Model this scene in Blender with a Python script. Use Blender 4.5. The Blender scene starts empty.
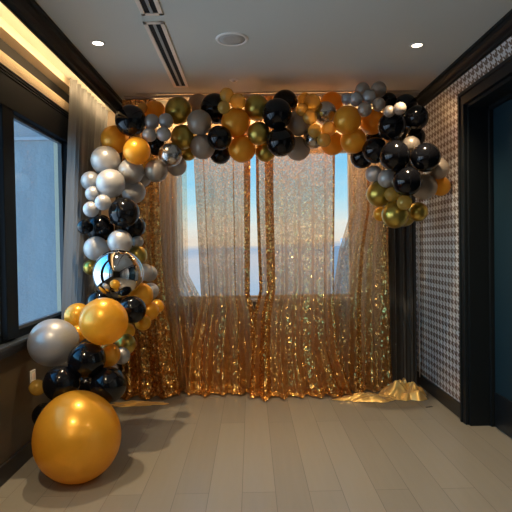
import bpy, bmesh, math, random
from mathutils import Vector, Matrix, noise
S = bpy.context.scene
COL = S.collection
random.seed(7)
PI = math.pi

# ------------------------------------------------------------------ camera
CAM = Vector((0, 0, 1.36)); F = 500.0
yaw, pitch, roll = math.radians(-0.5566), math.radians(-1.0401), math.radians(-0.9)
ROT = Matrix.Rotation(yaw, 3, 'Z') @ Matrix.Rotation(PI/2 + pitch, 3, 'X') @ Matrix.Rotation(roll, 3, 'Z')
cam_d = bpy.data.cameras.new('camera'); cam = bpy.data.objects.new('camera', cam_d); COL.objects.link(cam)
cam_d.sensor_width = 36; cam_d.lens = 36*F/512; cam_d.clip_start = 0.05; cam_d.clip_end = 2000
cam.matrix_world = Matrix.Translation(CAM) @ ROT.to_4x4()
S.camera = cam

def ray(x, y): return ROT @ Vector(((x-256)/F, (256-y)/F, -1))
def at_y(x, y, Y): d = ray(x, y); return CAM + d*(Y/d.y)
def at_x(x, y, X): d = ray(x, y); return CAM + d*(X/d.x)
def at_z(x, y, Z): d = ray(x, y); return CAM + d*((Z-CAM.z)/d.z)

# ------------------------------------------------------------------ view, world
S.view_settings.view_transform = 'Standard'; S.view_settings.look = 'None'
S.view_settings.gamma = 1; S.view_settings.use_curve_mapping = False
S.view_settings.exposure = 0.0
W = bpy.data.worlds.new('sky'); S.world = W; W.use_nodes = True
nt = W.node_tree; nt.nodes.clear()
def wn(t, **k):
    n = nt.nodes.new(t)
    for a, v in k.items(): setattr(n, a, v)
    return n
tc = wn('ShaderNodeTexCoord'); sp = wn('ShaderNodeSeparateXYZ'); nt.links.new(tc.outputs['Generated'], sp.inputs[0])
mr = wn('ShaderNodeMapRange'); mr.inputs['From Min'].default_value = -0.2; mr.inputs['From Max'].default_value = 0.6
nz = wn('ShaderNodeTexNoise'); nz.inputs['Scale'].default_value = 5; nz.inputs['Detail'].default_value = 5
mp = wn('ShaderNodeMapping'); mp.inputs['Scale'].default_value = (1, 1, 7)
nt.links.new(tc.outputs['Generated'], mp.inputs[0]); nt.links.new(mp.outputs[0], nz.inputs['Vector'])
ad = wn('ShaderNodeMath', operation='MULTIPLY_ADD'); ad.inputs[1].default_value = 0.07; ad.inputs[2].default_value = -0.035
nt.links.new(nz.outputs[0], ad.inputs[0])
ad2 = wn('ShaderNodeMath', operation='ADD'); nt.links.new(sp.outputs['Z'], ad2.inputs[0]); nt.links.new(ad.outputs[0], ad2.inputs[1])
nt.links.new(ad2.outputs[0], mr.inputs['Value'])
cr = wn('ShaderNodeValToRGB'); nt.links.new(mr.outputs[0], cr.inputs[0])
def srgb(r, g, b, a=1):
    f = lambda c: (c/255/12.92 if c/255 <= .04045 else ((c/255+.055)/1.055)**2.4)
    return (f(r), f(g), f(b), a)
stops = [(0.0, (140, 160, 182)), (0.14, (165, 185, 206)), (0.215, (196, 196, 204)), (0.24, (160, 178, 202)),
         (0.262, (232, 214, 196)), (0.30, (226, 226, 218)), (0.36, (176, 218, 232)), (0.45, (122, 200, 236)), (1.0, (70, 150, 215))]
els = cr.color_ramp.elements
for i, (p, c) in enumerate(stops):
    e = els[i] if i < 2 else els.new(p)
    e.position = p; e.color = srgb(*c)
bg = wn('ShaderNodeBackground'); nt.links.new(cr.outputs[0], bg.inputs[0])
# the western sky, on the left, is brighter
mx = wn('ShaderNodeMapRange'); mx.inputs['From Min'].default_value = -0.3; mx.inputs['From Max'].default_value = -0.9
mx.inputs['To Min'].default_value = 1.4; mx.inputs['To Max'].default_value = 8.5
nt.links.new(sp.outputs['X'], mx.inputs['Value']); nt.links.new(mx.outputs[0], bg.inputs['Strength'])
wo = wn('ShaderNodeOutputWorld'); nt.links.new(bg.outputs[0], wo.inputs[0])

WARM = (1.0, 0.77, 0.50)
def area(name, loc, rot, sx, sy, power, color=WARM, portal=False, parent=None):
    l = bpy.data.lights.new(name, 'AREA'); l.shape = 'RECTANGLE'; l.size = sx; l.size_y = sy
    l.energy = power; l.color = color
    o = bpy.data.objects.new(name, l); COL.objects.link(o)
    o.location = loc; o.rotation_euler = rot
    if portal: l.cycles.is_portal = True
    if parent: o.parent = parent
    return o
P_DOWN = 165; P_COVE = 17; P_BACKCOVE = 26
# ------------------------------------------------------------------ materials
def mat(name, base=(.5, .5, .5), rough=.5, metal=0, **k):
    m = bpy.data.materials.new(name); m.use_nodes = True
    b = m.node_tree.nodes['Principled BSDF']
    b.inputs['Base Color'].default_value = (*base[:3], 1); b.inputs['Roughness'].default_value = rough
    b.inputs['Metallic'].default_value = metal
    for n, v in k.items(): b.inputs[n.replace('_', ' ')].default_value = v
    return m
class G:
    """small node helper on one material"""
    def __init__(s, m): s.m = m; s.t = m.node_tree; s.b = s.t.nodes['Principled BSDF']; s.out = s.t.nodes['Material Output']
    def n(s, t, ins=None, **k):
        n = s.t.nodes.new(t)
        for a, v in k.items(): setattr(n, a, v)
        for a, v in (ins or {}).items():
            if isinstance(v, bpy.types.NodeSocket): s.t.links.new(v, n.inputs[a])
            else: n.inputs[a].default_value = v
        return n
    def math(s, op, a, b=None, c=None):
        n = s.t.nodes.new('ShaderNodeMath'); n.operation = op
        for i, v in enumerate((a, b, c)):
            if v is None: continue
            if isinstance(v, bpy.types.NodeSocket): s.t.links.new(v, n.inputs[i])
            else: n.inputs[i].default_value = v
        return n.outputs[0]
    def l(s, a, b): s.t.links.new(a, b)
    def mixc(s, f, a, b):
        n = s.t.nodes.new('ShaderNodeMix'); n.data_type = 'RGBA'
        for i, v in ((0, f), (6, a), (7, b)):
            if isinstance(v, bpy.types.NodeSocket): s.t.links.new(v, n.inputs[i])
            else: n.inputs[i].default_value = v
        return n.outputs[2]
    def mixs(s, f, a, b):
        n = s.t.nodes.new('ShaderNodeMixShader')
        if isinstance(f, bpy.types.NodeSocket): s.l(f, n.inputs[0])
        else: n.inputs[0].default_value = f
        s.l(a, n.inputs[1]); s.l(b, n.inputs[2]); return n.outputs[0]
    def obj(s): return s.n('ShaderNodeTexCoord').outputs['Object']
    def noise(s, scale, detail=3, vec=None, rough=.5):
        n = s.n('ShaderNodeTexNoise', {'Scale': scale, 'Detail': detail, 'Roughness': rough})
        s.l(vec or s.obj(), n.inputs['Vector']); return n.outputs[0]
    def bump(s, h, strength=.2, dist=.01):
        n = s.n('ShaderNodeBump', {'Height': h, 'Strength': strength, 'Distance': dist}); s.l(n.outputs[0], s.b.inputs['Normal'])

M = {}
# floor: greige wood planks running away from the camera
m = M['floor'] = mat('floor_planks', rough=.3); g = G(m)
mpn = g.n('ShaderNodeMapping', {'Vector': g.obj(), 'Rotation': (0, 0, PI/2), 'Location': (0.35, 0.07, 0)})
br = g.n('ShaderNodeTexBrick', {'Vector': mpn.outputs[0], 'Scale': 1.0, 'Brick Width': 1.75, 'Row Height': 0.185, 'Mortar Size': 0.0018,
    'Mortar Smooth': .3, 'Color1': (.218, .200, .160, 1), 'Color2': (.188, .172, .138, 1), 'Mortar': (.13, .115, .095, 1), 'Bias': 0.0}, offset=.37, offset_frequency=2)
st = g.n('ShaderNodeMapping', {'Vector': g.obj(), 'Scale': (30, 2.2, 1)})
grain = g.noise(1.0, 6, st.outputs[0], .6)
c = g.mixc(g.math('MULTIPLY', g.math('SUBTRACT', grain, .3), .2), br.outputs['Color'], (.31, .28, .24, 1))
g.l(c, g.b.inputs['Base Color'])
g.l(g.math('MULTIPLY_ADD', grain, .05, .21), g.b.inputs['Roughness'])
g.bump(g.math('ADD', g.math('MULTIPLY', br.outputs['Fac'], -1), g.math('MULTIPLY', grain, .05)), .25, .002)
# ceiling
m = M['ceiling'] = mat('ceiling_paint', (.59, .585, .515), .85); g = G(m); g.bump(g.noise(120, 2), .05, .002)
M['black_trim'] = mat('black_satin_paint', (.007, .009, .010), .45, Specular_IOR_Level=.16)
g = G(M['black_trim']); g.bump(g.noise(40, 3), .04, .002)
M['baseboard'] = mat('black_baseboard', (.012, .011, .011), .4)
m = M['cream'] = mat('cream_paint', (.62, .52, .38), .6); g = G(m); g.bump(g.noise(90, 2), .05, .002)
m = M['shade_fabric'] = mat('ribbed_cream_shade', (.60, .47, .30), .7); g = G(m)
w = g.n('ShaderNodeTexWave', {'Vector': g.obj(), 'Scale': 55.0}, bands_direction='Z'); g.bump(w.outputs[1], .5, .003)
m = M['beige'] = mat('beige_wall_paint', (.55, .46, .36), .7); g = G(m); g.bump(g.noise(60, 2), .05, .002)
m = M['laminate'] = mat('dark_brown_wall_panel', (.05, .04, .028), .28); g = G(m)
st = g.n('ShaderNodeMapping', {'Vector': g.obj(), 'Scale': (1, 3, 40)})
g.l(g.mixc(g.noise(1.0, 5, st.outputs[0]), (.058, .046, .030, 1), (.085, .066, .042, 1)), g.b.inputs['Base Color'])
M['win_frame'] = mat('dark_blue_grey_window_frame', (.008, .011, .015), .5, Specular_IOR_Level=.04)
M['sill'] = mat('grey_window_sill', (.06, .07, .085), .35)
M['sill_top'] = mat('dark_slate_window_sill', (.045, .055, .068), .28)
M['white_plastic'] = mat('white_plastic', (.75, .73, .68), .4)
M['vent_frame'] = mat('beige_vent_frame', (.85, .70, .56), .5)
M['vent_blade'] = mat('grey_vent_blade', (.34, .34, .32), .5)
M['vent_dark'] = mat('vent_slot_black', (.004, .004, .004), .8)
M['aluminium'] = mat('brushed_aluminium', (.62, .57, .52), .3, 1)
M['dark_metal'] = mat('dark_metal', (.03, .03, .03), .4, .8)
m = M['door'] = mat('dark_teal_door', (.010, .026, .036), .4, Specular_IOR_Level=.3); g = G(m); g.bump(g.noise(200, 2), .06, .001)
M['kick'] = mat('dark_kick_plate', (.018, .022, .026), .3, .5)
def emit(name, col, s):
    m = bpy.data.materials.new(name); m.use_nodes = True; t = m.node_tree; t.nodes.clear()
    e = t.nodes.new('ShaderNodeEmission'); e.inputs[0].default_value = (*col, 1); e.inputs[1].default_value = s
    o = t.nodes.new('ShaderNodeOutputMaterial'); t.links.new(e.outputs[0], o.inputs[0]); return m
M['lamp'] = emit('lit_downlight_lens', (1, .82, .6), 9)
M['led'] = emit('warm_led_strip', (1, .68, .36), 5)
# houndstooth wallpaper: two-by-two twill of four dark and four light threads
m = M['houndstooth'] = mat('houndstooth_wallpaper', rough=.4); g = G(m)
s = g.n('ShaderNodeSeparateXYZ', {0: g.obj()})
T = .068
u = g.math('FRACT', g.math('DIVIDE', g.math('ADD', s.outputs[1], 20), T)); v = g.math('FRACT', g.math('DIVIDE', g.math('ADD', s.outputs[2], 20), T))
a = g.math('LESS_THAN', u, .5); b = g.math('LESS_THAN', v, .5)
tw = g.math('LESS_THAN', g.math('FRACT', g.math('MULTIPLY', g.math('SUBTRACT', u, v), 2)), .5)
pat = g.math('ADD', g.math('MULTIPLY', tw, a), g.math('MULTIPLY', g.math('SUBTRACT', 1, tw), b))
g.l(g.mixc(pat, (.80, .79, .78, 1), (.20, .135, .09, 1)), g.b.inputs['Base Color'])
g.l(g.math('MULTIPLY_ADD', pat, .3, .35), g.b.inputs['Metallic'])
g.l(g.math('MULTIPLY_ADD', pat, -.05, .36), g.b.inputs['Roughness'])
# thin window glass
m = M['glass'] = bpy.data.materials.new('window_glass'); m.use_nodes = True; g = G(m)
tr = g.n('ShaderNodeBsdfTransparent', {0: (.93, .96, .97, 1)}); gl = g.n('ShaderNodeBsdfGlossy', {'Roughness': 0.02})
fr = g.n('ShaderNodeLayerWeight', {'Blend': .5})
g.l(g.mixs(g.math('MULTIPLY_ADD', g.math('POWER', fr.outputs['Facing'], 5), .6, .035), tr.outputs[0], gl.outputs[0]), g.out.inputs[0])
# neighbour facade
m = M['facade'] = mat('grey_concrete_facade', rough=.8); g = G(m)
st = g.n('ShaderNodeMapping', {'Vector': g.obj(), 'Scale': (3, 3, 1)})
g.l(g.mixc(g.noise(2.5, 8, st.outputs[0], .7), (.25, .26, .28, 1), (.38, .385, .395, 1)), g.b.inputs['Base Color']); g.bump(g.noise(18, 5), .5, .03)
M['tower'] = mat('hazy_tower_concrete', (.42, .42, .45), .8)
# fabrics
def sheer(name, col, transp, transl):
    m = bpy.data.materials.new(name); m.use_nodes = True; g = G(m)
    g.b.inputs['Base Color'].default_value = (*col, 1); g.b.inputs['Roughness'].default_value = .55
    g.b.inputs['Sheen Weight'].default_value = .3
    tl = g.n('ShaderNodeBsdfTranslucent', {0: (*col, 1)}); tr = g.n('ShaderNodeBsdfTransparent')
    x = g.mixs(transl, g.b.outputs[0], tl.outputs[0])
    g.l(g.mixs(transp, x, tr.outputs[0]), g.out.inputs[0]); return m
M['sheer'] = sheer('sheer_grey_curtain', (.17, .178, .185), .10, .38)
M['sheer_silver'] = sheer('sheer_silver_curtain', (.70, .70, .68), .35, .5)
M['liner'] = sheer('clear_sheer_liner', (.75, .62, .48), .86, .5)
M['blackout'] = mat('blackout_drape', (.030, .027, .025), .75, Sheen_Weight=.4)
# sequins
def sequin(name, col, back, transp, cell, transl=.25, low=.15, z0=.2, z1=1.4):
    m = bpy.data.materials.new(name); m.use_nodes = True; g = G(m)
    o = g.obj()
    vor = g.n('ShaderNodeTexVoronoi', {'Vector': o, 'Scale': 1/cell})
    rnd = g.n('ShaderNodeVectorMath', {0: vor.outputs['Color'], 1: (.5, .5, .5)}, operation='SUBTRACT')
    sc = g.n('ShaderNodeVectorMath', {0: rnd.outputs[0], 'Scale': .85}, operation='SCALE')
    geo = g.n('ShaderNodeNewGeometry')
    ad = g.n('ShaderNodeVectorMath', {0: geo.outputs['Normal'], 1: sc.outputs[0]}, operation='ADD')
    no = g.n('ShaderNodeVectorMath', {0: ad.outputs[0]}, operation='NORMALIZE')
    g.l(no.outputs[0], g.b.inputs['Normal'])
    sepc = g.n('ShaderNodeSeparateColor', {0: vor.outputs['Color']})
    pw = g.math('POWER', sepc.outputs[2], 1.6)
    g.l(g.mixc(pw, (col[0]*.52, col[1]*.42, col[2]*.32, 1), (1, min(1, col[1]*1.3), min(1, col[2]*1.9), 1)), g.b.inputs['Base Color'])  # two-tone sequins, with their sparkle also painted into the base colour
    g.b.inputs['Metallic'].default_value = .92; g.b.inputs['Roughness'].default_value = .22
    tl = g.n('ShaderNodeBsdfTranslucent', {0: (*back, 1)}); tr = g.n('ShaderNodeBsdfTransparent', {0: (1, .88, .73, 1)})
    x = g.mixs(transl, g.b.outputs[0], tl.outputs[0])
    # mesh ground between the sequins
    dens = g.noise(6, 3)
    hz = g.n('ShaderNodeSeparateXYZ', {0: o}).outputs[2]      # the cloth is gathered more tightly lower down
    hr = g.n('ShaderNodeMapRange', {'Value': hz, 'From Min': z0, 'From Max': z1, 'To Min': low, 'To Max': transp}).outputs[0]
    f = g.math('ADD', hr, g.math('MULTIPLY', g.math('SUBTRACT', dens, .5), .2))
    f = g.math('ADD', f, g.math('MULTIPLY', g.math('SUBTRACT', sepc.outputs[1], .5), .25))
    lw = g.n('ShaderNodeLayerWeight', {'Blend': .5})
    f = g.math('MULTIPLY', f, g.math('SUBTRACT', 1, g.math('MULTIPLY', lw.outputs['Facing'], .9)))
    f = g.n('ShaderNodeClamp', {0: f, 1: .02, 2: .85}).outputs[0]
    g.l(g.mixs(f, x, tr.outputs[0]), g.out.inputs[0]); return m
M['sequin'] = sequin('gold_sequin_mesh', (1.0, .52, .11), (1.0, .62, .34), .38, .014, .34, .06)
M['sequin_dense'] = sequin('dense_copper_sequin_mesh', (1.0, .48, .10), (.9, .45, .2), .10, .014, .2, .05)
M['sequin_sparse'] = sequin('sparse_gold_sequin_mesh', (1, .55, .14), (1, .68, .42), .46, .014, .34, .16)
M['sequin_fading'] = sequin('fading_gold_sequin_mesh', (1, .50, .11), (1, .75, .5), .92, .014, .3, .10, .60, 1.35)
m = M['satin'] = mat('gold_satin', (.80, .50, .14), .33, .55, Sheen_Weight=.3); g = G(m); g.bump(g.noise(25, 4), .15, .01)
# balloon latex
def latex(name, col, rough, metal, transl=0, transp=0, tcol=None, coat=.6, var=.08):
    m = bpy.data.materials.new(name); m.use_nodes = True; g = G(m)
    g.b.inputs['Roughness'].default_value = rough; g.b.inputs['Metallic'].default_value = metal
    g.b.inputs['Coat Weight'].default_value = coat; g.b.inputs['Coat Roughness'].default_value = .12
    n = g.noise(9, 3); dk = tuple(c*(1-var*2) for c in col)
    g.l(g.mixc(n, (*dk, 1), (*col, 1)), g.b.inputs['Base Color'])
    x = g.b.outputs[0]
    if transl: x = g.mixs(transl, x, g.n('ShaderNodeBsdfTranslucent', {0: (*(tcol or col), 1)}).outputs[0])
    if transp: x = g.mixs(transp, x, g.n('ShaderNodeBsdfTransparent', {0: (*(tcol or col), 1)}).outputs[0])
    g.l(x, g.out.inputs[0]); return m
M['K'] = latex('glossy_black_latex', (.004, .004, .005), .12, 0, coat=0, var=0); M['K'].node_tree.nodes['Principled BSDF'].inputs['Specular IOR Level'].default_value = .33
M['S'] = latex('pearl_silver_latex', (.52, .505, .49), .40, .4, .24, coat=.25)
M['T'] = latex('warm_lit_silver_latex', (.46, .38, .305), .38, .3, .2, coat=.2)  # silver latex with the warm room light painted into its base colour
M['O'] = latex('pearl_orange_gold_latex', (.90, .47, .04), .33, .35, .38, .0, (1.0, .58, .06), coat=.25)
M['A'] = latex('clear_amber_latex', (.72, .50, .12), .2, .2, .2, .5, (1.0, .80, .35))
M['C'] = latex('chrome_gold_latex', (.50, .36, .075), .31, .9, coat=.1)
M['M'] = latex('chrome_silver_latex', (.50, .47, .44), .25, 1, coat=.1, var=.02)
M['mirror'] = latex('mirror_silver_foil', (.62, .61, .60), .035, 1, coat=0, var=0)

# ------------------------------------------------------------------ mesh helpers
def new(name, bm, m, parent=None, smooth=False, loc=None):
    me = bpy.data.meshes.new(name); bm.to_mesh(me); bm.free()
    if m is not None: me.materials.append(m)
    if smooth:
        for p in me.polygons: p.use_smooth = True
    o = bpy.data.objects.new(name, me); COL.objects.link(o)
    if parent: o.parent = parent
    if loc: o.location = loc
    return o
def box(bm, x0, x1, y0, y1, z0, z1):
    v = [bm.verts.new((x, y, z)) for x in (x0, x1) for y in (y0, y1) for z in (z0, z1)]
    for f in ((0, 1, 3, 2), (4, 6, 7, 5), (0, 4, 5, 1), (2, 3, 7, 6), (0, 2, 6, 4), (1, 5, 7, 3)): bm.faces.new([v[i] for i in f])
    return bm
def B(*args):
    bm = bmesh.new()
    for a in args: box(bm, *a)
    bmesh.ops.recalc_face_normals(bm, faces=bm.faces); return bm
def bevel(o, w=.004, seg=2):
    md = o.modifiers.new('bevel', 'BEVEL'); md.width = w; md.segments = seg; md.limit_method = 'ANGLE'; return o
def extrude_profile(pts, y0, y1, axis='Y'):
    """closed profile in (x,z) swept along y"""
    bm = bmesh.new()
    a = [bm.verts.new((p[0], y0, p[1])) for p in pts]; b = [bm.verts.new((p[0], y1, p[1])) for p in pts]
    n = len(pts)
    for i in range(n): bm.faces.new((a[i], a[(i+1) % n], b[(i+1) % n], b[i]))
    bm.faces.new(a[::-1]); bm.faces.new(b); bmesh.ops.recalc_face_normals(bm, faces=bm.faces); return bm
def struct(o): o['kind'] = 'structure'; return o
def thing(name, label, cat, loc=(0, 0, 0), group=None):
    o = bpy.data.objects.new(name, None); COL.objects.link(o); o.location = loc; o.empty_display_size = .05
    o['label'] = label; o['category'] = cat
    if group: o['group'] = group
    return o
def tag(o, label, cat, group=None, kind=None):
    o['label'] = label; o['category'] = cat
    if group: o['group'] = group
    if kind: o['kind'] = kind
    return o
def lathe(prof, n=32, cap=True):
    bm = bmesh.new(); rings = []
    for r, z in prof:
        if r < 1e-6: rings.append([bm.verts.new((0, 0, z))])
        else: rings.append([bm.verts.new((r*math.cos(2*PI*i/n), r*math.sin(2*PI*i/n), z)) for i in range(n)])
    for a, b in zip(rings, rings[1:]):
        for i in range(n):
            j = (i+1) % n
            if len(a) == 1 and len(b) == 1: continue
            if len(a) == 1: bm.faces.new((a[0], b[i], b[j]))
            elif len(b) == 1: bm.faces.new((a[i], b[0], a[j]))
            else: bm.faces.new((a[i], b[i], b[j], a[j]))
    bmesh.ops.recalc_face_normals(bm, faces=bm.faces); return bm

# ------------------------------------------------------------------ room shell
XL, XR, YB, YF, ZC = -1.48, 1.62, 5.06, -2.6, 2.745
struct(new('floor', B((-1.65, 1.95, YF-.1, YB+.1, -.08, 0)), M['floor']))
struct(new('ceiling', B((-1.65, 1.95, YF-.1, YB+.1, ZC, ZC+.1)), M['ceiling']))
struct(new('wall_rear', B((-1.65, 1.95, YF-.1, YF, 0, ZC)), mat('dark_wall_paint', (.10, .09, .08), .6)))
# right wall with a tall doorway
DY0, DY1, DZ = 2.30, 3.72, 2.40
struct(new('wall_right', B((XR, XR+.3, DY1, YB+.1, 0, ZC), (XR, XR+.3, YF, DY0, 0, ZC), (XR, XR+.3, DY0, DY1, DZ, ZC)), M['houndstooth']))
# left wall: panel below the sill, fascia above, end piece beyond the window
ZS, ZG0, ZG1 = .80, .85, 2.235
struct(new('wall_left', B((XL-.15, XL, YF, YB, 0, ZS-.03)), M['laminate']))
struct(new('wall_left_pier', B((-1.62, -1.50, 4.17, YB, ZS-.03, 2.45), (-1.62, -1.50, YF, -.06, ZS-.03, ZC)), M['cream']))
struct(new('wall_left_fascia', B((-1.62, -1.462, YF, YB, 2.69, ZC), (-1.62, -1.56, YF, YB, 2.30, 2.69)), M['cream']))
gap = struct(new('gap_shadow', B((-1.56, -1.545, YF, YB, 2.47, 2.69)), M['vent_dark']))  # black sheet stands in for the shadow inside the roller recess
# back wall with the big window opening
WX0, WX1, WZ0, WZ1 = -.78, 1.03, .835, 2.335
struct(new('wall_back', B((-1.65, WX0, YB, YB+.12, 0, ZC), (WX1, XR+.3, YB, YB+.12, 0, ZC), (WX0, WX1, YB, YB+.12, WZ1, ZC)), M['beige']))
struct(new('wall_back_panel', B((-1.65, XR, YB-.02, YB, 0, WZ0-.03), (WX0, WX1, YB, YB+.12, 0, WZ0)), M['laminate']))
# crowns
def steps(x_in, x_out, ztop, zbot, sgn):
    # stepped moulding; x_in is the room side edge at the ceiling
    w = x_out-x_in; h = ztop-zbot
    return [(x_in, ztop), (x_in, ztop-.18*h), (x_in+.18*w, ztop-.22*h), (x_in+.22*w, ztop-.42*h), (x_in+.45*w, ztop-.62*h), (x_in+.72*w, ztop-.74*h),
            (x_in+.76*w, ztop-.90*h), (x_out-.04*w, ztop-.92*h), (x_out-.04*w, zbot), (x_out+.12*w, zbot), (x_out+.12*w, ztop)]
struct(new('trim_2', extrude_profile(steps(-1.175, -1.262, ZC, ZC-.10, -1), YF, YB), M['black_trim']))
struct(new('trim_3', extrude_profile(steps(XR-.055, XR, ZC, ZC-.115, 1)[:-2]+[(XR, ZC-.115), (XR, ZC)], YF, YB), M['black_trim']))
# baseboards
bevel(struct(new('baseboard_right', B((XR-.018, XR, DY1+.07, YB, 0, .115)), M['baseboard'])), .004)
bevel(struct(new('baseboard_left', B((XL, XL+.018, YF, YB, 0, .11)), M['baseboard'])), .004)
# door casing, jambs and leaf
d1 = struct(thing('door_1', 'tall dark teal door in a deep black casing in the right wall', 'door', (XR, DY1, 0)))
del d1['category']
def dpart(name, bm, m): 
    o = new(name, bm, m, d1, loc=None); o.location = (-XR, -DY1, 0); return o
bevel(dpart('casing', B((XR-.03, XR, DY1-.01, DY1+.055, 0, DZ+.07), (XR-.03, XR, DY0-.055, DY0+.01, 0, DZ+.07), (XR-.03, XR, DY0, DY1, DZ-.01, DZ+.07),
     (XR-.04, XR, DY1+.045, DY1+.075, 0, DZ+.09), (XR-.04, XR, DY0-.075, DY0-.045, 0, DZ+.09), (XR-.04, XR, DY0-.075, DY1+.075, DZ+.06, DZ+.09)), M['black_trim']), .005)
bevel(dpart('jamb', B((XR-.005, XR+.17, DY1-.035, DY1-.0, 0, DZ), (XR-.005, XR+.17, DY0, DY0+.035, 0, DZ), (XR-.005, XR+.17, DY0, DY1, DZ-.035, DZ),
     (XR+.14, XR+.17, DY1-.06, DY1-.03, 0, DZ-.03), (XR+.14, XR+.17, DY0+.03, DY0+.06, 0, DZ-.03), (XR+.14, XR+.17, DY0+.03, DY1-.03, DZ-.06, DZ-.03)), M['black_trim']), .003)
leaf = bevel(dpart('door_leaf', B((XR+.17, XR+.215, DY0+.01, DY1-.01, .008, DZ-.01)), M['door']), .003)
kp = new('kick_plate', B((XR+.162, XR+.17, DY0+.07, DY1-.065, .01, .26)), M['kick'], leaf)
hd = new('door_handle', B((XR+.115, XR+.13, DY0+.12, DY0+.25, 1.02, 1.04), (XR+.12, XR+.17, DY0+.12, DY0+.14, 1.02, 1.04)), M['aluminium'], leaf); bevel(hd, .004)

# left window: four panes toward and past the camera
w1 = struct(thing('window_1', 'x', 'window', (-1.5, 2.0, ZS)))
for k in ('label', 'category'): del w1[k]
def wpart(root, name, bm, m, parent=None):
    o = new(name, bm, m, root); o.location = (-root.location.x, -root.location.y, -root.location.z); return o
panes = [(3.17, 4.075), (2.09, 3.02), (1.09, 1.95), (.13, .95)]
bars = [(4.075, 4.18), (3.02, 3.17), (1.95, 2.09), (.95, 1.09), (-.06, .13)]
bevel(wpart(w1, 'window_frame', B(*[(-1.55, -1.475, a, b, ZG0-.03, 2.435) for a, b in bars], (-1.55, -1.468, -.06, 4.18, ZG1, 2.425), (-1.56, -1.462, -.06, 5.0, 2.425, 2.438), (-1.56, -1.462, -.06, 5.0, 2.445, 2.457),
      (-1.55, -1.505, -.06, 4.18, ZS-.03, ZG0)), M['win_frame']), .004)
for a, b in panes:
    wpart(w1, 'sash', B((-1.545, -1.515, a, a+.025, ZG0, ZG1), (-1.545, -1.515, b-.018, b, ZG0, ZG1), (-1.545, -1.515, a+.025, b-.018, ZG0, ZG0+.02), (-1.545, -1.515, a+.025, b-.018, ZG1-.02, ZG1)), M['sill'])
    wpart(w1, 'pane', B((-1.534, -1.530, a+.01, b-.01, ZG0+.005, ZG1-.005)), M['glass'])
bevel(wpart(w1, 'window_sill', B((-1.56, -1.445, -.06, 4.6, ZS-.02, ZS), (-1.50, -1.452, -.06, 4.6, ZS-.045, ZS-.02), (-1.50, -1.462, -.06, 4.6, ZS-.075, ZS-.045)), M['sill_top']), .004)
# back window
w2 = struct(thing('window_2', 'x', 'window', (.12, YB, WZ0)))
for k in ('label', 'category'): del w2[k]
bevel(wpart(w2, 'window_frame', B((WX0, WX0+.03, YB+.02, YB+.08, WZ0, WZ1), (WX1-.03, WX1, YB+.02, YB+.08, WZ0, WZ1), (WX0, WX1, YB+.02, YB+.08, WZ0, WZ0+.03), (WX0, WX1, YB+.02, YB+.08, WZ1-.03, WZ1)), M['cream']), .004)
wpart(w2, 'pane', B((WX0+.02, WX1-.02, YB+.048, YB+.052, WZ0+.02, WZ1-.02)), M['glass'])
bevel(wpart(w2, 'window_sill', B((WX0-.04, WX1+.04, YB-.05, YB+.02, WZ0-.025, WZ0)), M['white_plastic']), .004)

# ------------------------------------------------------------------ outside
fb = thing('building', 'grey concrete neighbouring building seen through the left window', 'building', (-4.5, 8.2, -6))
f1 = new('wall', B((-4.0, 2.0, 0, 1.0, 0, 16)), M['facade'], fb)
new('facade_joint', B((-4.0, 2.0, -.03, 0.01, 9.15, 9.2), (.35, .39, -.03, .01, 0, 9.15), (-4, 2, -.03, .01, 5.5, 5.55)), M['tower'], fb)
tw = thing('building', 'distant hazy stepped tower on the horizon seen between the sequin panels', 'building', (50, 300, -60))
p0 = at_y(333, 246, 300); p1 = at_y(345, 238, 300); p2 = at_y(356, 238, 300)
new('wall', B((p0.x-50, p1.x-50, 0, 12, 0, p0.z+60), (p1.x-50, p2.x-50, 0, 15, 0, p1.z+60)), M['tower'], tw)
new('window_band', B(*[(p1.x-50, p2.x-50, -.15, 0.05, 60+p1.z-3-4*i, 60+p1.z-1.6-4*i) for i in range(14)]), M['facade'], tw)

# ------------------------------------------------------------------ ceiling fittings
def downlight(x, y, label):
    t = thing('downlight', label, 'ceiling light', (x, y, ZC), 'recessed ceiling downlights')
    new('trim_ring', lathe([(.034, -.001), (.036, -.005), (.048, -.004), (.050, -.0005), (.050, .003), (.034, .003)], 32), M['white_plastic'], t, True)
    new('lens', lathe([(0, -.0025), (.034, -.0025), (.034, 0)], 32), M['lamp'], t)
    l = bpy.data.lights.new('downlight_bulb', 'SPOT'); l.energy = P_DOWN; l.color = WARM; l.spot_size = math.radians(88); l.spot_blend = 1.0; l.shadow_soft_size = .03
    o = bpy.data.objects.new('downlight_bulb', l); COL.objects.link(o); o.parent = t; o.location = (0, 0, -.012)
    o.rotation_euler.x = math.radians(7 if y > 2 else 26)      # beam tilt added to brighten the backdrop
pa = at_z(98, 43, ZC); pb = at_z(417, 45, ZC)
downlight(pa.x, pa.y, 'lit recessed downlight in the ceiling on the left, near the black crown moulding')
downlight(pb.x, pb.y, 'lit recessed downlight in the ceiling on the right, toward the doorway')
for i, (x, y) in enumerate(((-1.0, 1.4), (1.1, 1.4), (-1.0, -.6), (1.1, -.6))):
    downlight(x, y, 'recessed downlight in the ceiling behind or above the camera')
ps = at_z(232, 39, ZC)
t = thing('ceiling_speaker', 'round white flush ceiling speaker in the middle of the ceiling', 'speaker', (ps.x, ps.y, ZC))
new('rim', lathe([(.088, -.004), (.092, -.008), (.105, -.007), (.109, -.001), (.109, .003), (.088, .003)], 48), mat('pale_speaker_rim', (.85, .82, .76), .4), t, True)
m = mat('speaker_grille', (.45, .43, .39), .6); g = G(m); vv = g.n('ShaderNodeTexVoronoi', {'Vector': g.obj(), 'Scale': 250.0}); g.bump(vv.outputs[0], .6, .002)
new('grille', lathe([(0, -.006), (.05, -.0055), (.088, -.004), (.088, 0)], 48), m, t, True)
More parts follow.
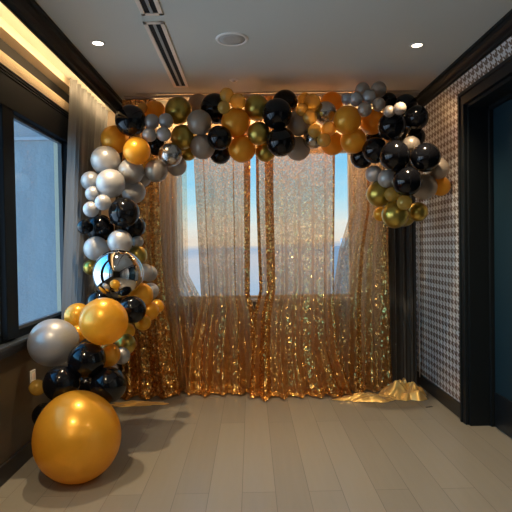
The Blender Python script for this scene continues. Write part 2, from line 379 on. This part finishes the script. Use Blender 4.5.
ps = at_z(234, 80, ZC)
t = thing('sprinkler', 'small white sprinkler plate on the ceiling above the garland', 'sprinkler', (ps.x, ps.y, ZC))
new('plate', lathe([(0, -.008), (.028, -.008), (.038, -.003), (.04, 0)], 32), M['white_plastic'], t, True)
new('cap', lathe([(0, -.02), (.012, -.018), (.014, -.008)], 24), M['aluminium'], t, True)
def vent(x, y0, y1, label):
    L = y1-y0; w = .065
    t = thing('ceiling_vent', label, 'vent', (x, (y0+y1)/2, ZC), 'slot vents in the ceiling'); h = L/2
    bevel(new('frame', B((-w, -w+.026, -h, h, -.008, .0), (w-.026, w, -h, h, -.008, .0), (-w, w, -h, -h+.026, -.008, .0), (-w, w, h-.026, h, -.008, .0)), M['vent_frame'], t), .002)
    new('slot', B((-w+.026, -.009, -h+.026, h-.026, -.003, 0)), M['vent_dark'], t); new('slot', B((.009, w-.026, -h+.026, h-.026, -.003, 0)), M['vent_dark'], t)
    new('blade', B((-.009, .009, -h+.026, h-.026, -.007, 0)), M['vent_blade'], t)
vent(-.575, 3.08, 4.32, 'long two-slot ceiling vent running toward the balloon garland')
vent(-.56, 1.72, 2.99, 'two-slot ceiling vent cut by the top edge of the photo')
# curtain track
t = thing('curtain_track', 'long aluminium curtain track on the ceiling above the garland', 'curtain track', (.15, 4.6, ZC))
bevel(new('rail', B((-1.28, 1.40, -.035, -.015, -.022, 0), (-1.28, 1.40, .015, .035, -.022, 0)), M['aluminium'], t), .002)
new('channel', B((-1.28, 1.40, -.015, .015, -.012, 0)), M['vent_dark'], t)
new('rail_edge', B((-1.15, 1.38, -.10, -.085, -.01, 0)), M['aluminium'], t)
# LED coves
def led(name_label, x0, x1, y0, y1, z, rot, power, sx, sy):
    t = thing('led_strip', name_label, 'light strip', ((x0+x1)/2, (y0+y1)/2, z))
    new('diode_tape', B((-(x1-x0)/2, (x1-x0)/2, -(y1-y0)/2, (y1-y0)/2, -.004, .004)), M['led'], t)
    area('strip_glow', (0, 0, -.01), rot, sx, sy, power, (1, .66, .33), parent=t)
led('warm light strip hidden behind the left crown moulding', -1.300, -1.284, -.5, 5.0, ZC-.055, (0, math.radians(97), 0), P_COVE*1.6, .02, 5.4)
led('warm light strip hidden above the back curtains', -1.2, 1.5, 4.93, 4.945, ZC-.02, (0, 0, 0), P_BACKCOVE, 2.7, .02)
# roller shade cassette in the left pocket
t = thing('roller_shade', 'rolled-up ribbed cream roller shade above the left window', 'roller shade', (-1.5, 2.2, 2.515))
new('fabric_roll', extrude_profile([(-.03, -.042), (.034, -.042), (.039, -.02), (.040, .0), (.039, .02), (.034, .036), (-.03, .036)], -2.2, 2.75), M['shade_fabric'], t)
bevel(new('bottom_bar', B((.028, .044, -2.2, 2.75, -.052, -.044)), M['dark_metal'], t), .002)

# wall outlet
po = at_x(32.5, 379, XL)
t = thing('wall_outlet', 'white wall outlet plate low on the dark left wall', 'outlet', po)
bevel(new('plate', B((0, .007, -.038, .038, -.06, .06)), M['white_plastic'], t), .003)
new('socket', B((.007, .010, -.018, .018, .008, .042)), M['vent_frame'], t); new('socket', B((.007, .010, -.018, .018, -.042, -.008)), M['vent_frame'], t)

# ------------------------------------------------------------------ curtains
def interp(tab, t):
    if t <= tab[0][0]: return tab[0][1]
    for (a, b), (c, d) in zip(tab, tab[1:]):
        if t <= c: return b+(d-b)*(t-a)/(c-a)
    return tab[-1][1]
def sheet(nu, nv, fn):
    bm = bmesh.new(); R = [[bm.verts.new(fn(i/nu, j/nv)) for i in range(nu+1)] for j in range(nv+1)]
    for j in range(nv):
        for i in range(nu): bm.faces.new((R[j][i], R[j][i+1], R[j+1][i+1], R[j+1][i]))
    return bm
YC = 4.58
def panel(label, lt, rt, material, seed, pleats, amp=.026, y0=YC, hem_amp=.05, seams=()):
    """one backdrop panel hanging from the track to the floor; edges tabulated by height"""
    rn = random.Random(seed); ph = [rn.uniform(0, 6.28) for _ in range(8)]
    zt = ZC-.03
    def fn(u, v):
        # v: 0 top .. 1 hem ; the last part turns forward onto the floor
        vv = min(v/.93, 1); z = zt+(0.012-zt)*vv; tail = max(0, (v-.93)/.07)
        xl = interp(lt, -z); xr = interp(rt, -z)
        uu = u+.012*math.sin(pleats*1.3*u*2*PI+ph[0]+2*v)
        x = xl+(xr-xl)*uu
        a = amp*(.10+1.5*vv**1.7)
        f = math.sin(uu*pleats*2*PI+ph[1]+.8*math.sin(2.2*v+ph[2]))+.5*math.sin(uu*pleats*3.7*PI+ph[3]+1.4*v)+.12*math.sin(uu*pleats*9*PI+ph[4])*vv
        y = y0+a*f
        low = max(0, (vv-.82)/.18)
        crm = noise.noise(Vector((x*9, z*14, seed)))
        y += low*low*hem_amp*(-.5+.8*crm)
        x += low*.012*noise.noise(Vector((x*14, z*18, seed+5)))
        if tail:
            y -= tail*(.07+.05*noise.noise(Vector((x*6, seed, 0))))
            z = .012+.022*math.sin(tail*PI)*(1+.8*noise.noise(Vector((x*20, tail*2, seed))))+.008*(1+noise.noise(Vector((x*16, 3, seed))))
        return (x, y, max(z, .004))
    o = new('sequin_backdrop', sheet(max(40, int(pleats*14)), 110, fn), material, None, True)
    tag(o, label, 'backdrop', 'sequin backdrop panels hanging from the track')
    for u0, u1 in seams:      # folded double bands of the cloth
        def sf(u, v, u0=u0, u1=u1):
            x, y, z = fn(u0+(u1-u0)*u, v); return (x, y-.006-.006*math.sin(u*PI), z+.001)
        new('fold', sheet(6, 110, sf), M['sequin_dense'], o, True)
    return o
def edge(pts, Y=YC):   # pixel edge -> table (-z, x)
    out = []
    for x, y in pts: p = at_y(x, y, Y); out.append((-p.z, p.x))
    return sorted(out)
P0 = panel('narrow dense copper sequin panel beside the balloon column', edge([(122, 100), (122, 400)]), edge([(156, 100), (158, 170), (161, 250), (165, 300), (172, 350), (180, 392)]), M['sequin_dense'], 3, 3, amp=.03)
panel('fading gold sequin panel left of the first window gap, dense only near the floor', edge([(155, 100), (158, 250), (162, 320), (172, 392)]), edge([(183, 100), (186, 275), (200, 302), (210, 392)]), M['sequin_fading'], 21, 3, y0=YC+.16)
P1 = panel('gold sequin panel second from the left with a thin vertical seam', edge([(191, 100), (193, 160), (197, 230), (201, 298), (190, 350), (188, 392)]), edge([(250, 100), (250, 296), (256, 314), (262, 392)]), M['sequin'], 11, 4.5, y0=YC+.065, seams=((.16, .185), (.70, .72), (.90, .995)))
P2 = panel('wide gold sequin panel in the middle of the backdrop', edge([(256, 100), (257, 200), (260, 290), (254, 316), (250, 392)]), edge([(334, 100), (333, 300), (337, 350), (352, 392)]), M['sequin'], 5, 6, y0=YC-.06, seams=((0, .03), (.10, .20), (.87, .885), (.96, .998)))
P3 = panel('sparse glittering gold sequin panel at the right end', edge([(353, 100), (352, 210), (340, 250), (333, 298), (330, 392)]), edge([(390, 100), (391, 250), (395, 392)]), M['sequin_sparse'], 8, 4, y0=YC+.065, seams=((.42, .50), (.93, .998)))
# sheer curtains drawn to the sides of the back window
def drape(label, cat, name, material, x0t, x1t, x0b, x1b, y0, pleats, amp, seed, group, along='X', zb=.01, zt=ZC-.02):
    rn = random.Random(seed); p = [rn.uniform(0, 6.28) for _ in range(4)]
    def fn(u, v):
        z = zt+(zb-zt)*v; a = x0t+(x0b-x0t)*v; b = x1t+(x1b-x1t)*v
        s = a+(b-a)*(u+.01*math.sin(11*u+p[0]))
        f = math.sin(u*pleats*2*PI+p[1]+.4*math.sin(3*v+p[2]))+.3*math.sin(u*pleats*4.6*PI+p[3])
        d = amp*f*(.7+.4*v)
        return (s, y0+d, z) if along == 'X' else (y0+d, s, z)
    o = new(name, sheet(int(pleats*16), 40, fn), material, None, True)
    tag(o, label, cat, group); return o
drape('sheer silver-grey curtain at the left edge of the back window', 'curtain', 'sheer_curtain', M['sheer_silver'], -.97, -.66, -.97, -.66, 4.90, 6, .022, 1, 'sheer curtains')
drape('nearly transparent sheer liner across the whole back window', 'curtain', 'sheer_curtain', M['liner'], -.70, 1.02, -.70, 1.02, 4.97, 9, .012, 6, 'sheer curtains')
drape('sheer curtain at the right edge of the back window behind the sparse sequins', 'curtain', 'sheer_curtain', M['sheer_silver'], 1.00, 1.30, 1.0, 1.30, 4.90, 5, .022, 2, 'sheer curtains')
drape('dark blackout drape in the right back corner', 'curtain', 'blackout_drape', M['blackout'], 1.27, 1.585, 1.27, 1.585, 4.80, 4, .03, 3, 'blackout drapes')
drape('dark blackout drape behind the balloon column in the left back corner', 'curtain', 'blackout_drape', M['blackout'], -1.27, -.93, -1.40, -.93, 4.86, 5, .03, 4, 'blackout drapes')
drape('long sheer grey curtain beside the left window', 'curtain', 'sheer_curtain', M['sheer'], 4.02, 5.0, 3.62, 4.15, -1.40, 9, .024, 5, 'sheer curtains', along='Y')
bevel(tag(new('curtain_rod', B((1.575, 1.587, 4.70, 4.712, .1, ZC-.06)), M['aluminium']), 'slim vertical metal draw rod beside the right blackout drape', 'rod'), .003)

# gold satin cloth bunched on the floor
def satin(label, cx, cy, rx, ry, h, folds, seed, centre=(0, 0)):
    bm = bmesh.new(); NR, NA = 34, 150; rn = random.Random(seed)
    c0 = Vector(centre); rows = []
    def H(x, y, q, a):
        n1 = noise.noise(Vector((x*7/rx*.4, y*7/ry*.4, seed))); n2 = noise.noise(Vector((x*5, y*5, seed+3)))
        fold = .5+.5*math.sin(a*folds+3.2*n2+q*3.0)
        ridge = 1-abs(noise.noise(Vector((x*11, y*16, seed+9))))*2
        env = (1-q**7)*(.30+.70*(1-q)**.8)
        return env*h*(.34+.34*fold*min(1, q*2.2)+.30*ridge*(.6+n1)+.25*n2)
    for j in range(NR+1):
        q = j/NR; row = []
        for i in range(NA):
            a = 2*PI*i/NA
            w = 1+.13*math.sin(3*a+seed)+.09*math.sin(7*a+2*seed)+.05*math.sin(13*a+seed)
            x = c0.x*(1-q)+rx*w*q*math.cos(a); y = c0.y*(1-q)+ry*w*q*math.sin(a)
            z = H(x, y, q, a)
            # crumple sideways so that folds lean over
            x += .02*noise.noise(Vector((x*14, y*14, seed+1)))*(1-q); y += .02*noise.noise(Vector((x*14, y*14, seed+2)))*(1-q)
            row.append(bm.verts.new((x, y, max(z, .003)+.004*(1 if q < 1 else 0))))
        rows.append(row)
        if j == 0: pass
    for r0, r1 in zip(rows, rows[1:]):
        for i in range(NA): bm.faces.new((r0[i], r1[i], r1[(i+1) % NA], r0[(i+1) % NA]))
    bmesh.ops.remove_doubles(bm, verts=bm.verts, dist=1e-5)
    o = new('satin_cloth', bm, M['satin'], None, True, loc=(cx, cy, 0)); tag(o, label, 'cloth', 'gold satin cloths on the floor'); return o
satin('bunched gold satin cloth on the floor in the right corner', 1.345, 4.47, .20, .17, .22, 5, 4, centre=(.05, .03))
satin('flattened gold satin tail spread under the right sequin panel', 1.02, 4.38, .27, .09, .075, 5, 5)
satin('pale gold satin edge on the floor behind the black balloons', -1.02, 4.36, .24, .07, .03, 6, 8)
pd = at_z(429, 407, 0)
o = new('paper_scrap', B((-.03, .03, -.008, .008, .0, .004)), M['dark_metal'], None, loc=(pd.x, pd.y, 0)); bevel(o, .002); o.rotation_euler.z = .3
tag(o, 'tiny dark scrap on the floor beside the right baseboard', 'scrap')

# ------------------------------------------------------------------ balloons
# unit balloon: radius 1, neck towards -Z, with a knot as its part
def balloon_profile(n=30):
    pr = []
    for i in range(n+1):
        a = PI*i/n
        r = math.sin(a); z = math.cos(a)
        if z < 0: z = z*1.10; r = r*(1-.05*(-z)**3)
        pr.append([r, z])
    pr = [p for p in pr if not (p[1] < -1.0 and p[0] < .10)]
    pr[0][0] = 0
    pr += [[.075, -1.105], [.05, -1.13], [.04, -1.16], [0, -1.165]]
    return [tuple(p) for p in pr]
def knot_profile():
    return [(0, -1.15), (.045, -1.152), (.07, -1.17), (.07, -1.195), (.045, -1.215), (.03, -1.225), (.055, -1.25), (.09, -1.285), (.095, -1.295), (.085, -1.3), (.04, -1.26), (0, -1.25)]
protos = {}
def proto_mesh(kind, n=40):
    if kind in protos: return protos[kind]
    mm = M[kind]
    b = lathe(balloon_profile(), n); me = bpy.data.meshes.new('balloon'); b.to_mesh(me); b.free(); me.materials.append(mm)
    for p in me.polygons: p.use_smooth = True
    k = lathe(knot_profile(), 16); mk = bpy.data.meshes.new('knot'); k.to_mesh(mk); k.free(); mk.materials.append(mm)
    for p in mk.polygons: p.use_smooth = True
    protos[kind] = (me, mk); return protos[kind]

GA, GL, GR = 'balloons in the garland under the ceiling', 'balloons in the column on the left', 'balloons in the hanging cluster on the right'
BL = [
# kind x y r depth-offset group label
('K',130.8,120.6,15.2,-.10,GA,'large black balloon at the left corner of the garland, touching the crown moulding'),
('O',115,139.5,13.8,.02,GL,'orange-gold balloon below the corner black balloon, the left one of the pair'),
('O',137,151,13.3,-.08,GL,'orange-gold balloon below the corner black balloon, the right one of the pair'),
('A',142.3,108,5.3,.08,GA,'tiny amber balloon peeking out right of the corner black balloon'),
('O',155,111.5,10.5,.08,GA,'orange balloon behind the four small silver ones at the top left'),
('S',151.9,121.5,7.3,-.10,GA,'small silver balloon, upper left of the cluster of four'),
('S',165.8,120.6,7.2,-.10,GA,'small silver balloon, upper right of the cluster of four'),
('S',149.6,134.7,6.9,-.14,GA,'small silver balloon, lower left of the cluster of four'),
('S',163.6,134,7.1,-.14,GA,'small silver balloon, lower right of the cluster of four'),
('K',157,146,9.5,.10,GA,'black balloon in shade under the cluster of four small silver ones'),
('C',178.3,110.5,12.9,0,GA,'olive chrome-gold balloon right of the four small silver ones, the upper one'),
('C',183,137,11.9,0,GA,'olive chrome-gold balloon above the chrome silver one'),
('C',187.8,152,8.5,.14,GA,'olive chrome-gold balloon, lowest and half hidden, above the sheer curtain'),
('T',198.6,105,10.5,.20,GA,'dim warm-lit silver balloon at the back near the track, left of the first black pair'),
('T',199.4,122.5,12.2,-.05,GA,'warm-lit silver balloon left of the three black ones, the upper one'),
('T',202.6,146.8,12.2,-.02,GA,'warm-lit silver balloon left of the three black ones, the lower one'),
('M',170.4,154.8,11.5,-.10,GA,'shiny chrome silver balloon under the four small silver ones'),
('T',156.3,171,11.2,0,GL,'warm-lit silver balloon below left of the shiny chrome one'),
('S',176.7,166,9.8,.10,GA,'pale silver balloon under the shiny chrome one, against the bright window'),
('A',147,161,7,.14,GL,'pale amber balloon peeking out under the right orange-gold balloon'),
('K',215,108.5,14.2,.06,GA,'black balloon behind the small amber trio, topmost of three'),
('K',219.5,138,11.8,-.04,GA,'black balloon left of the glowing orange pair, middle of three'),
('K',220.3,153.5,10.3,.12,GA,'black balloon at the lower edge, lowest of three left of the orange pair'),
('A',226.9,95,6.9,-.06,GA,'small amber balloon, upper left of the trio touching the ceiling'),
('A',237.8,101.4,7.6,-.08,GA,'small amber balloon, right one of the trio touching the ceiling'),
('A',224,107.3,6.2,-.14,GA,'small amber balloon, lowest of the trio near the ceiling'),
('O',235.6,122.5,14,-.02,GA,'glowing orange balloon under the small amber trio'),
('O',242,149,13.1,.02,GA,'glowing orange balloon at the lower edge beside the chrome-gold stack'),
('C',256.3,107.5,12.2,0,GA,'olive chrome-gold balloon, topmost of the middle stack of three'),
('C',258.8,133.5,11,-.05,GA,'olive chrome-gold balloon, middle of the middle stack of three'),
('C',265.5,151.3,10.2,.08,GA,'olive chrome-gold balloon, lowest of the middle stack of three'),
('K',285,103,12.5,.14,GA,'black balloon at the back by the track, behind the two big centre ones'),
('K',277,113.8,14.6,-.08,GA,'big black balloon in the centre, the upper one'),
('K',280.8,142,14.1,-.08,GA,'big black balloon in the centre, the lower one'),
('T',298,123.5,11.8,.02,GA,'warm-lit silver balloon right of the centre black ones, the upper one'),
('T',298,148.5,11.8,.06,GA,'warm-lit silver balloon right of the centre black ones, the lower one'),
('A',312,102.8,8.6,-.02,GA,'clear olive-amber balloon, biggest of the clear ones near the track'),
('A',304.5,99.5,6.5,.10,GA,'clear amber balloon behind the biggest clear one near the track'),
('A',302,109.5,6.2,-.08,GA,'small clear amber balloon at the left of the clear group'),
('A',310.2,117,7.2,-.10,GA,'small clear amber balloon at the bottom of the upper clear group'),
('M',325.3,113,11,.02,GA,'dark chrome silver balloon beside the upper clear amber group'),
('M',313,139,9.8,.04,GA,'chrome silver balloon half hidden behind the lower clear amber trio'),
('A',314.5,130.8,6.8,-.10,GA,'small clear amber balloon, upper left of the lower trio'),
('A',329,129,7.2,-.08,GA,'small clear amber balloon, upper right of the lower trio'),
('A',324,140,6.8,-.12,GA,'small clear amber balloon, lowest of the lower trio'),
('O',331.7,104,11.5,.18,GA,'yellow-orange balloon at the back by the track beside the dark chrome one'),
('O',332.5,143.5,11.5,.18,GA,'pale backlit orange balloon at the lower edge behind the lower amber trio'),
('O',347.3,119.8,13.7,-.06,GA,'orange balloon right of the chrome silver one, the upper of two in front'),
('O',353.3,140.6,12.8,-.04,GA,'orange balloon at the lower edge beside the black cluster'),
('O',372.5,122,12.3,.08,GA,'orange balloon directly left of the upper black cluster'),
('O',362,94.5,8,.18,GA,'orange balloon mostly hidden behind the small silver ones by the ceiling'),
('S',347.2,98.6,5.8,-.06,GA,'small silver balloon, leftmost of the small ones by the ceiling'),
('S',356,99,6.8,-.10,GA,'small silver balloon, second from the left by the ceiling'),
('T',362.6,90,7.2,-.02,GA,'small warm-lit silver balloon, upper left against the ceiling'),
('S',369,96.8,6.8,-.11,GA,'small silver balloon in the middle of the small ones by the ceiling'),
('T',378.6,89.5,7.8,-.06,GA,'small warm-lit silver balloon, highest of all against the ceiling'),
('T',364.8,109.2,7.1,-.14,GA,'small warm-lit silver balloon, lowest of the small ones over the orange balloon'),
('T',378.6,104.3,6.6,-.13,GA,'small warm-lit silver balloon left of the upper black cluster'),
('T',400,108.3,6.2,-.16,GR,'small warm-lit silver balloon set on the black cluster, the right one'),
('T',389.2,111.3,5.7,-.14,GR,'small warm-lit silver balloon set on the black cluster, the left one'),
('K',388.4,101,8.3,.10,GR,'black balloon behind the small warm-lit silver ones by the ceiling'),
('K',405.3,106,11.7,.06,GR,'black balloon at the top of the right cluster near the ceiling'),
('K',415.9,117.9,12.6,0,GR,'black balloon farthest up and right under the crown moulding'),
('K',392,126,14,-.06,GR,'black balloon in the second row of the right cluster, under the small warm-lit silver pair'),
('K',416,137,9.5,.08,GR,'black balloon in shade above the rightmost black one'),
('K',374,136,8.5,.16,GR,'black balloon in shade behind the two lower orange ones'),
('T',411,145,9,.02,GR,'warm-lit silver balloon wedged between black ones in the right cluster'),
('K',361.8,157,11.3,.10,GR,'black balloon lowest and leftmost in the right cluster, against the window'),
('K',374.9,150.4,12.8,0,GR,'black balloon between the leftmost and the big front one of the right cluster'),
('K',394.7,155.8,15.3,-.12,GR,'biggest black balloon at the front of the right cluster'),
('K',425.7,157.5,14.8,-.06,GR,'rightmost black balloon in front of the houndstooth wallpaper'),
('K',407,181.6,14.8,-.12,GR,'lowest black balloon of the right cluster'),
('S',373.7,174,8.3,.04,GR,'small silver balloon left of the lowest black one, the left of two'),
('S',387,178.4,9.3,-.02,GR,'small silver balloon left of the lowest black one, the right of two'),
('T',424,187,13.2,.06,GR,'warm-lit silver balloon right of the lowest black one'),
('T',438.5,168.8,10.8,.08,GR,'warm-lit silver balloon at the far right behind the rightmost black one'),
('O',440.5,186.3,10,.16,GR,'orange balloon at the far right against the wallpaper'),
('C',379.2,194,12.7,.04,GR,'olive chrome-gold balloon below the two small silver ones'),
('A',392,194.5,7.6,-.04,GR,'small clear gold balloon touching the lowest black one on its left'),
('A',404.4,202.6,7.7,-.12,GR,'small clear gold balloon directly under the lowest black one'),
('C',395.2,215,13.5,-.04,GR,'olive chrome-gold balloon at the very bottom of the right cluster'),
('C',404,215.3,11.5,.12,GR,'olive chrome-gold balloon just behind the bottom one'),
('C',418.2,211.9,9.8,.06,GR,'small olive chrome-gold balloon at the bottom right'),
('O',380.5,214,7.2,.12,GR,'pale gold balloon peeking out left of the bottom chrome-gold one'),
# left column
('S',105.7,160.5,14.6,-.02,GL,'big silver balloon, topmost silver of the column'),
('S',90.7,181,9.7,.06,GL,'silver balloon at the left edge of the column beside the sheer curtain'),
('S',110.6,183.4,14.4,-.10,GL,'big silver balloon under the topmost silver, in front'),
('S',131.3,171.3,12.6,0,GL,'silver balloon below the right orange-gold balloon'),
('S',142,178,9,.14,GL,'silver balloon half hidden left of the lone warm-lit silver balloon'),
('S',133.5,191.8,11.8,.02,GL,'silver balloon above the upper black balloon on its right'),
('S',93,193.7,7.7,-.10,GL,'small silver balloon, upper left of the three small ones'),
('S',102.8,202.5,8,-.18,GL,'small silver balloon, right one of the three small ones'),
('S',91,209.3,7.9,-.12,GL,'small silver balloon, lowest of the three small ones'),
('K',124.3,212.7,15.1,-.08,GL,'big black balloon in the upper black group of the column, the front one'),
('K',99.5,228,14,0,GL,'black balloon lower left in the upper black group of the column'),
('K',133.5,226.5,11.8,.08,GL,'black balloon lower right in the upper black group of the column'),
('K',84.5,227,7.5,.06,GL,'small dark balloon at the left edge touching the curtain'),
('S',96,248.5,12.3,0,GL,'silver balloon upper left of the mirror ball balloon'),
('S',120,242,12.3,-.04,GL,'silver balloon directly above the mirror ball balloon'),
('S',137.3,241.7,6,.10,GL,'tiny silver balloon beside the silver one above the mirror ball'),
('C',137.4,255.4,9.6,.12,GL,'olive chrome-gold balloon upper right of the mirror ball balloon'),
('C',90.8,267.5,7.8,.08,GL,'small olive-gold balloon left of the mirror ball balloon'),
('mirror',118.2,274,25,-.14,GL,'large mirror-finish silver ball balloon in the middle of the column'),
('S',144.6,272,8.4,.16,GL,'silver balloon sliver right of the mirror ball, the upper inner one'),
('S',149.2,273.5,8,.30,GL,'silver balloon sliver right of the mirror ball, the outer one'),
('S',150.5,291,8.2,.28,GL,'silver balloon sliver lower right of the mirror ball'),
('O',141,295,12.2,.02,GL,'orange-gold balloon lower right of the mirror ball balloon'),
('K',132.3,309.7,13.7,-.02,GL,'black balloon tucked right of the big yellow-gold balloon'),
('K',99,302,12,.16,GL,'black balloon in shade between mirror ball and big yellow-gold balloon'),
('O',149.5,311,9.5,.14,GL,'orange balloon right of the tucked black balloon, the inner one'),
('O',157.5,306.3,6.6,.24,GL,'small orange balloon farthest right of the column by the sequins'),
('O',143,322.5,8,.12,GL,'orange balloon below right of the tucked black balloon'),
('O',103.7,321.3,24,-.16,GL,'big yellow-gold balloon under the mirror ball balloon'),
('O',77.5,316,13.2,.08,GL,'shiny pale gold balloon left of the big yellow-gold one'),
('O',78,333.5,8.6,.04,GL,'small pale gold balloon between the big silver and big yellow-gold ones'),
('S',52.8,342.5,24.7,-.02,GL,'big pearl silver balloon below the left window sill'),
('O',126.5,331,8.5,.16,GL,'orange balloon in shade right of the big yellow-gold one'),
('C',125.2,344.3,10.6,.14,GL,'olive chrome-gold balloon lower right of the big yellow-gold one'),
('O',108,355,12.2,.04,GL,'orange balloon right of the topmost lower black balloon'),
('S',121.7,355.9,8.4,.10,GL,'small silver balloon at the lower right of the column'),
('S',111.5,368,6,.14,GL,'tiny silver balloon between the lower black ones'),
('K',86.3,360.2,18.3,-.06,GL,'black balloon, topmost of the three large lower black ones'),
('K',61,383.3,18.2,-.10,GL,'black balloon, left one of the three large lower black ones'),
('K',108,384.8,18,-.10,GL,'black balloon, right one of the three large lower black ones'),
('K',85,389,13,.16,GL,'black balloon in deep shade behind the giant gold one'),
('A',37.3,387.6,8.5,.10,GL,'small amber balloon low by the wall outlet'),
('K',44.5,415,12.5,.10,GL,'black balloon low at the left, half behind the giant gold one'),
]
def base_depth(x, y, grp):
    if grp == GA: return 4.10
    if grp == GR: return interp([(365, 4.05), (400, 3.98), (440, 3.85)], x)
    return interp([(140, 4.06), (200, 3.98), (245, 3.86), (275, 3.74), (300, 3.55), (320, 3.38), (345, 3.27), (390, 3.12), (415, 3.05)], y)
N = len(BL)
Yd = [base_depth(b[1], b[2], b[5])+b[4]*1.4 for b in BL]
Y0 = list(Yd)
def place(i, Y): 
    b = BL[i]; p = at_y(b[1], b[2], Y); R = b[3]*Y/F/math.sqrt(1+((b[1]-256)/F)**2)*1.03
    return p, R
def ylim(i):
    b = BL[i]; lo, hi = 2.7, 4.42
    # stay inside the left and right walls and under the ceiling
    for k in range(60):
        p, R = place(i, hi)
        if p.x-R < (-1.33 if b[2] < 330 else -1.45) or p.x+R > XR-.005 or p.z+R > ZC-.005 or p.y+R > 4.50: hi -= .02
        else: break
    return lo, hi
# giant gold balloon resting on the floor
b = (77.7, 437.3, 46.3)
Yg = 2.75
for k in range(60):
    GP = at_y(b[0], b[1], Yg); GR_ = b[2]*Yg/F/math.sqrt(1+((b[0]-256)/F)**2)*.97
    if GP.z-GR_ < 0: Yg -= .005
    else: Yg += .004
LIM = [ylim(i) for i in range(N)]
for it in range(240):
    mv = [0.0]*N
    PR = [place(i, Yd[i]) for i in range(N)]
    for i in range(N):
        for j in range(i+1, N):
            if abs(BL[i][1]-BL[j][1]) > 60 or abs(BL[i][2]-BL[j][2]) > 60: continue
            (p, R), (q, r) = PR[i], PR[j]
            d = p-q; need = .89*(R+r); L = d.length
            if L >= need: continue
            lat = math.hypot(d.x, d.z); want = math.sqrt(max(need*need-lat*lat, 0)); have = abs(d.y)
            s = 1 if (d.y > 0 or (d.y == 0 and BL[i][4] > BL[j][4])) else -1
            e = (want-have)*.18
            wi = r**2/(R**2+r**2); mv[i] += s*e*wi; mv[j] -= s*e*(1-wi)
    for i in range(N):
        p, R = PR[i]; d = p-GP; need = .97*(R+GR_)
        if d.length < need: mv[i] += (math.sqrt(max(need*need-d.x*d.x-d.z*d.z, 0))-d.y)*.6
        Yd[i] += max(-.02, min(.02, mv[i]))+(Y0[i]-Yd[i])*.01
        Yd[i] = min(max(Yd[i], LIM[i][0]), LIM[i][1])
def put_balloon(kind, p, R, label, grp, axis, sc=(1, 1, 1)):
    me, mk = proto_mesh(kind, 48)
    o = bpy.data.objects.new('balloon', me); COL.objects.link(o); o.location = p
    o.rotation_mode = 'QUATERNION'; o.rotation_quaternion = Vector((0, 0, -1)).rotation_difference(axis.normalized())
    o.scale = (R*sc[0], R*sc[1], R*sc[2]); tag(o, label, 'balloon', grp)
    k = bpy.data.objects.new('knot', mk); COL.objects.link(k); k.parent = o
    return o
rb = random.Random(4)
for i, b in enumerate(BL):
    p, R = place(i, Yd[i])
    # the neck points to the heart of the garland: back, and up or down to its centre line
    ax = Vector((rb.uniform(-.35, .35), .8, 0))
    if b[5] == GA: ax.z = (128-b[2])/40*-1*-1
    elif b[5] == GR: ax.x += (402-b[1])/50; ax.z = (b[2]-155)/90
    else: ax.x += (112-b[1])/60; ax.z = rb.uniform(-.3, .3)
    if b[5] == GA: ax.z = (b[2]-128)/30
    if b[0] == 'mirror': ax = Vector((.1, 1, .1))
    put_balloon(b[0], p, R, b[6], b[5], ax)
put_balloon('O', GP, GR_, 'giant orange-gold balloon resting on the floor in front of the column', GL, Vector((-.35, .55, .75)), (1, 1, 1.02))
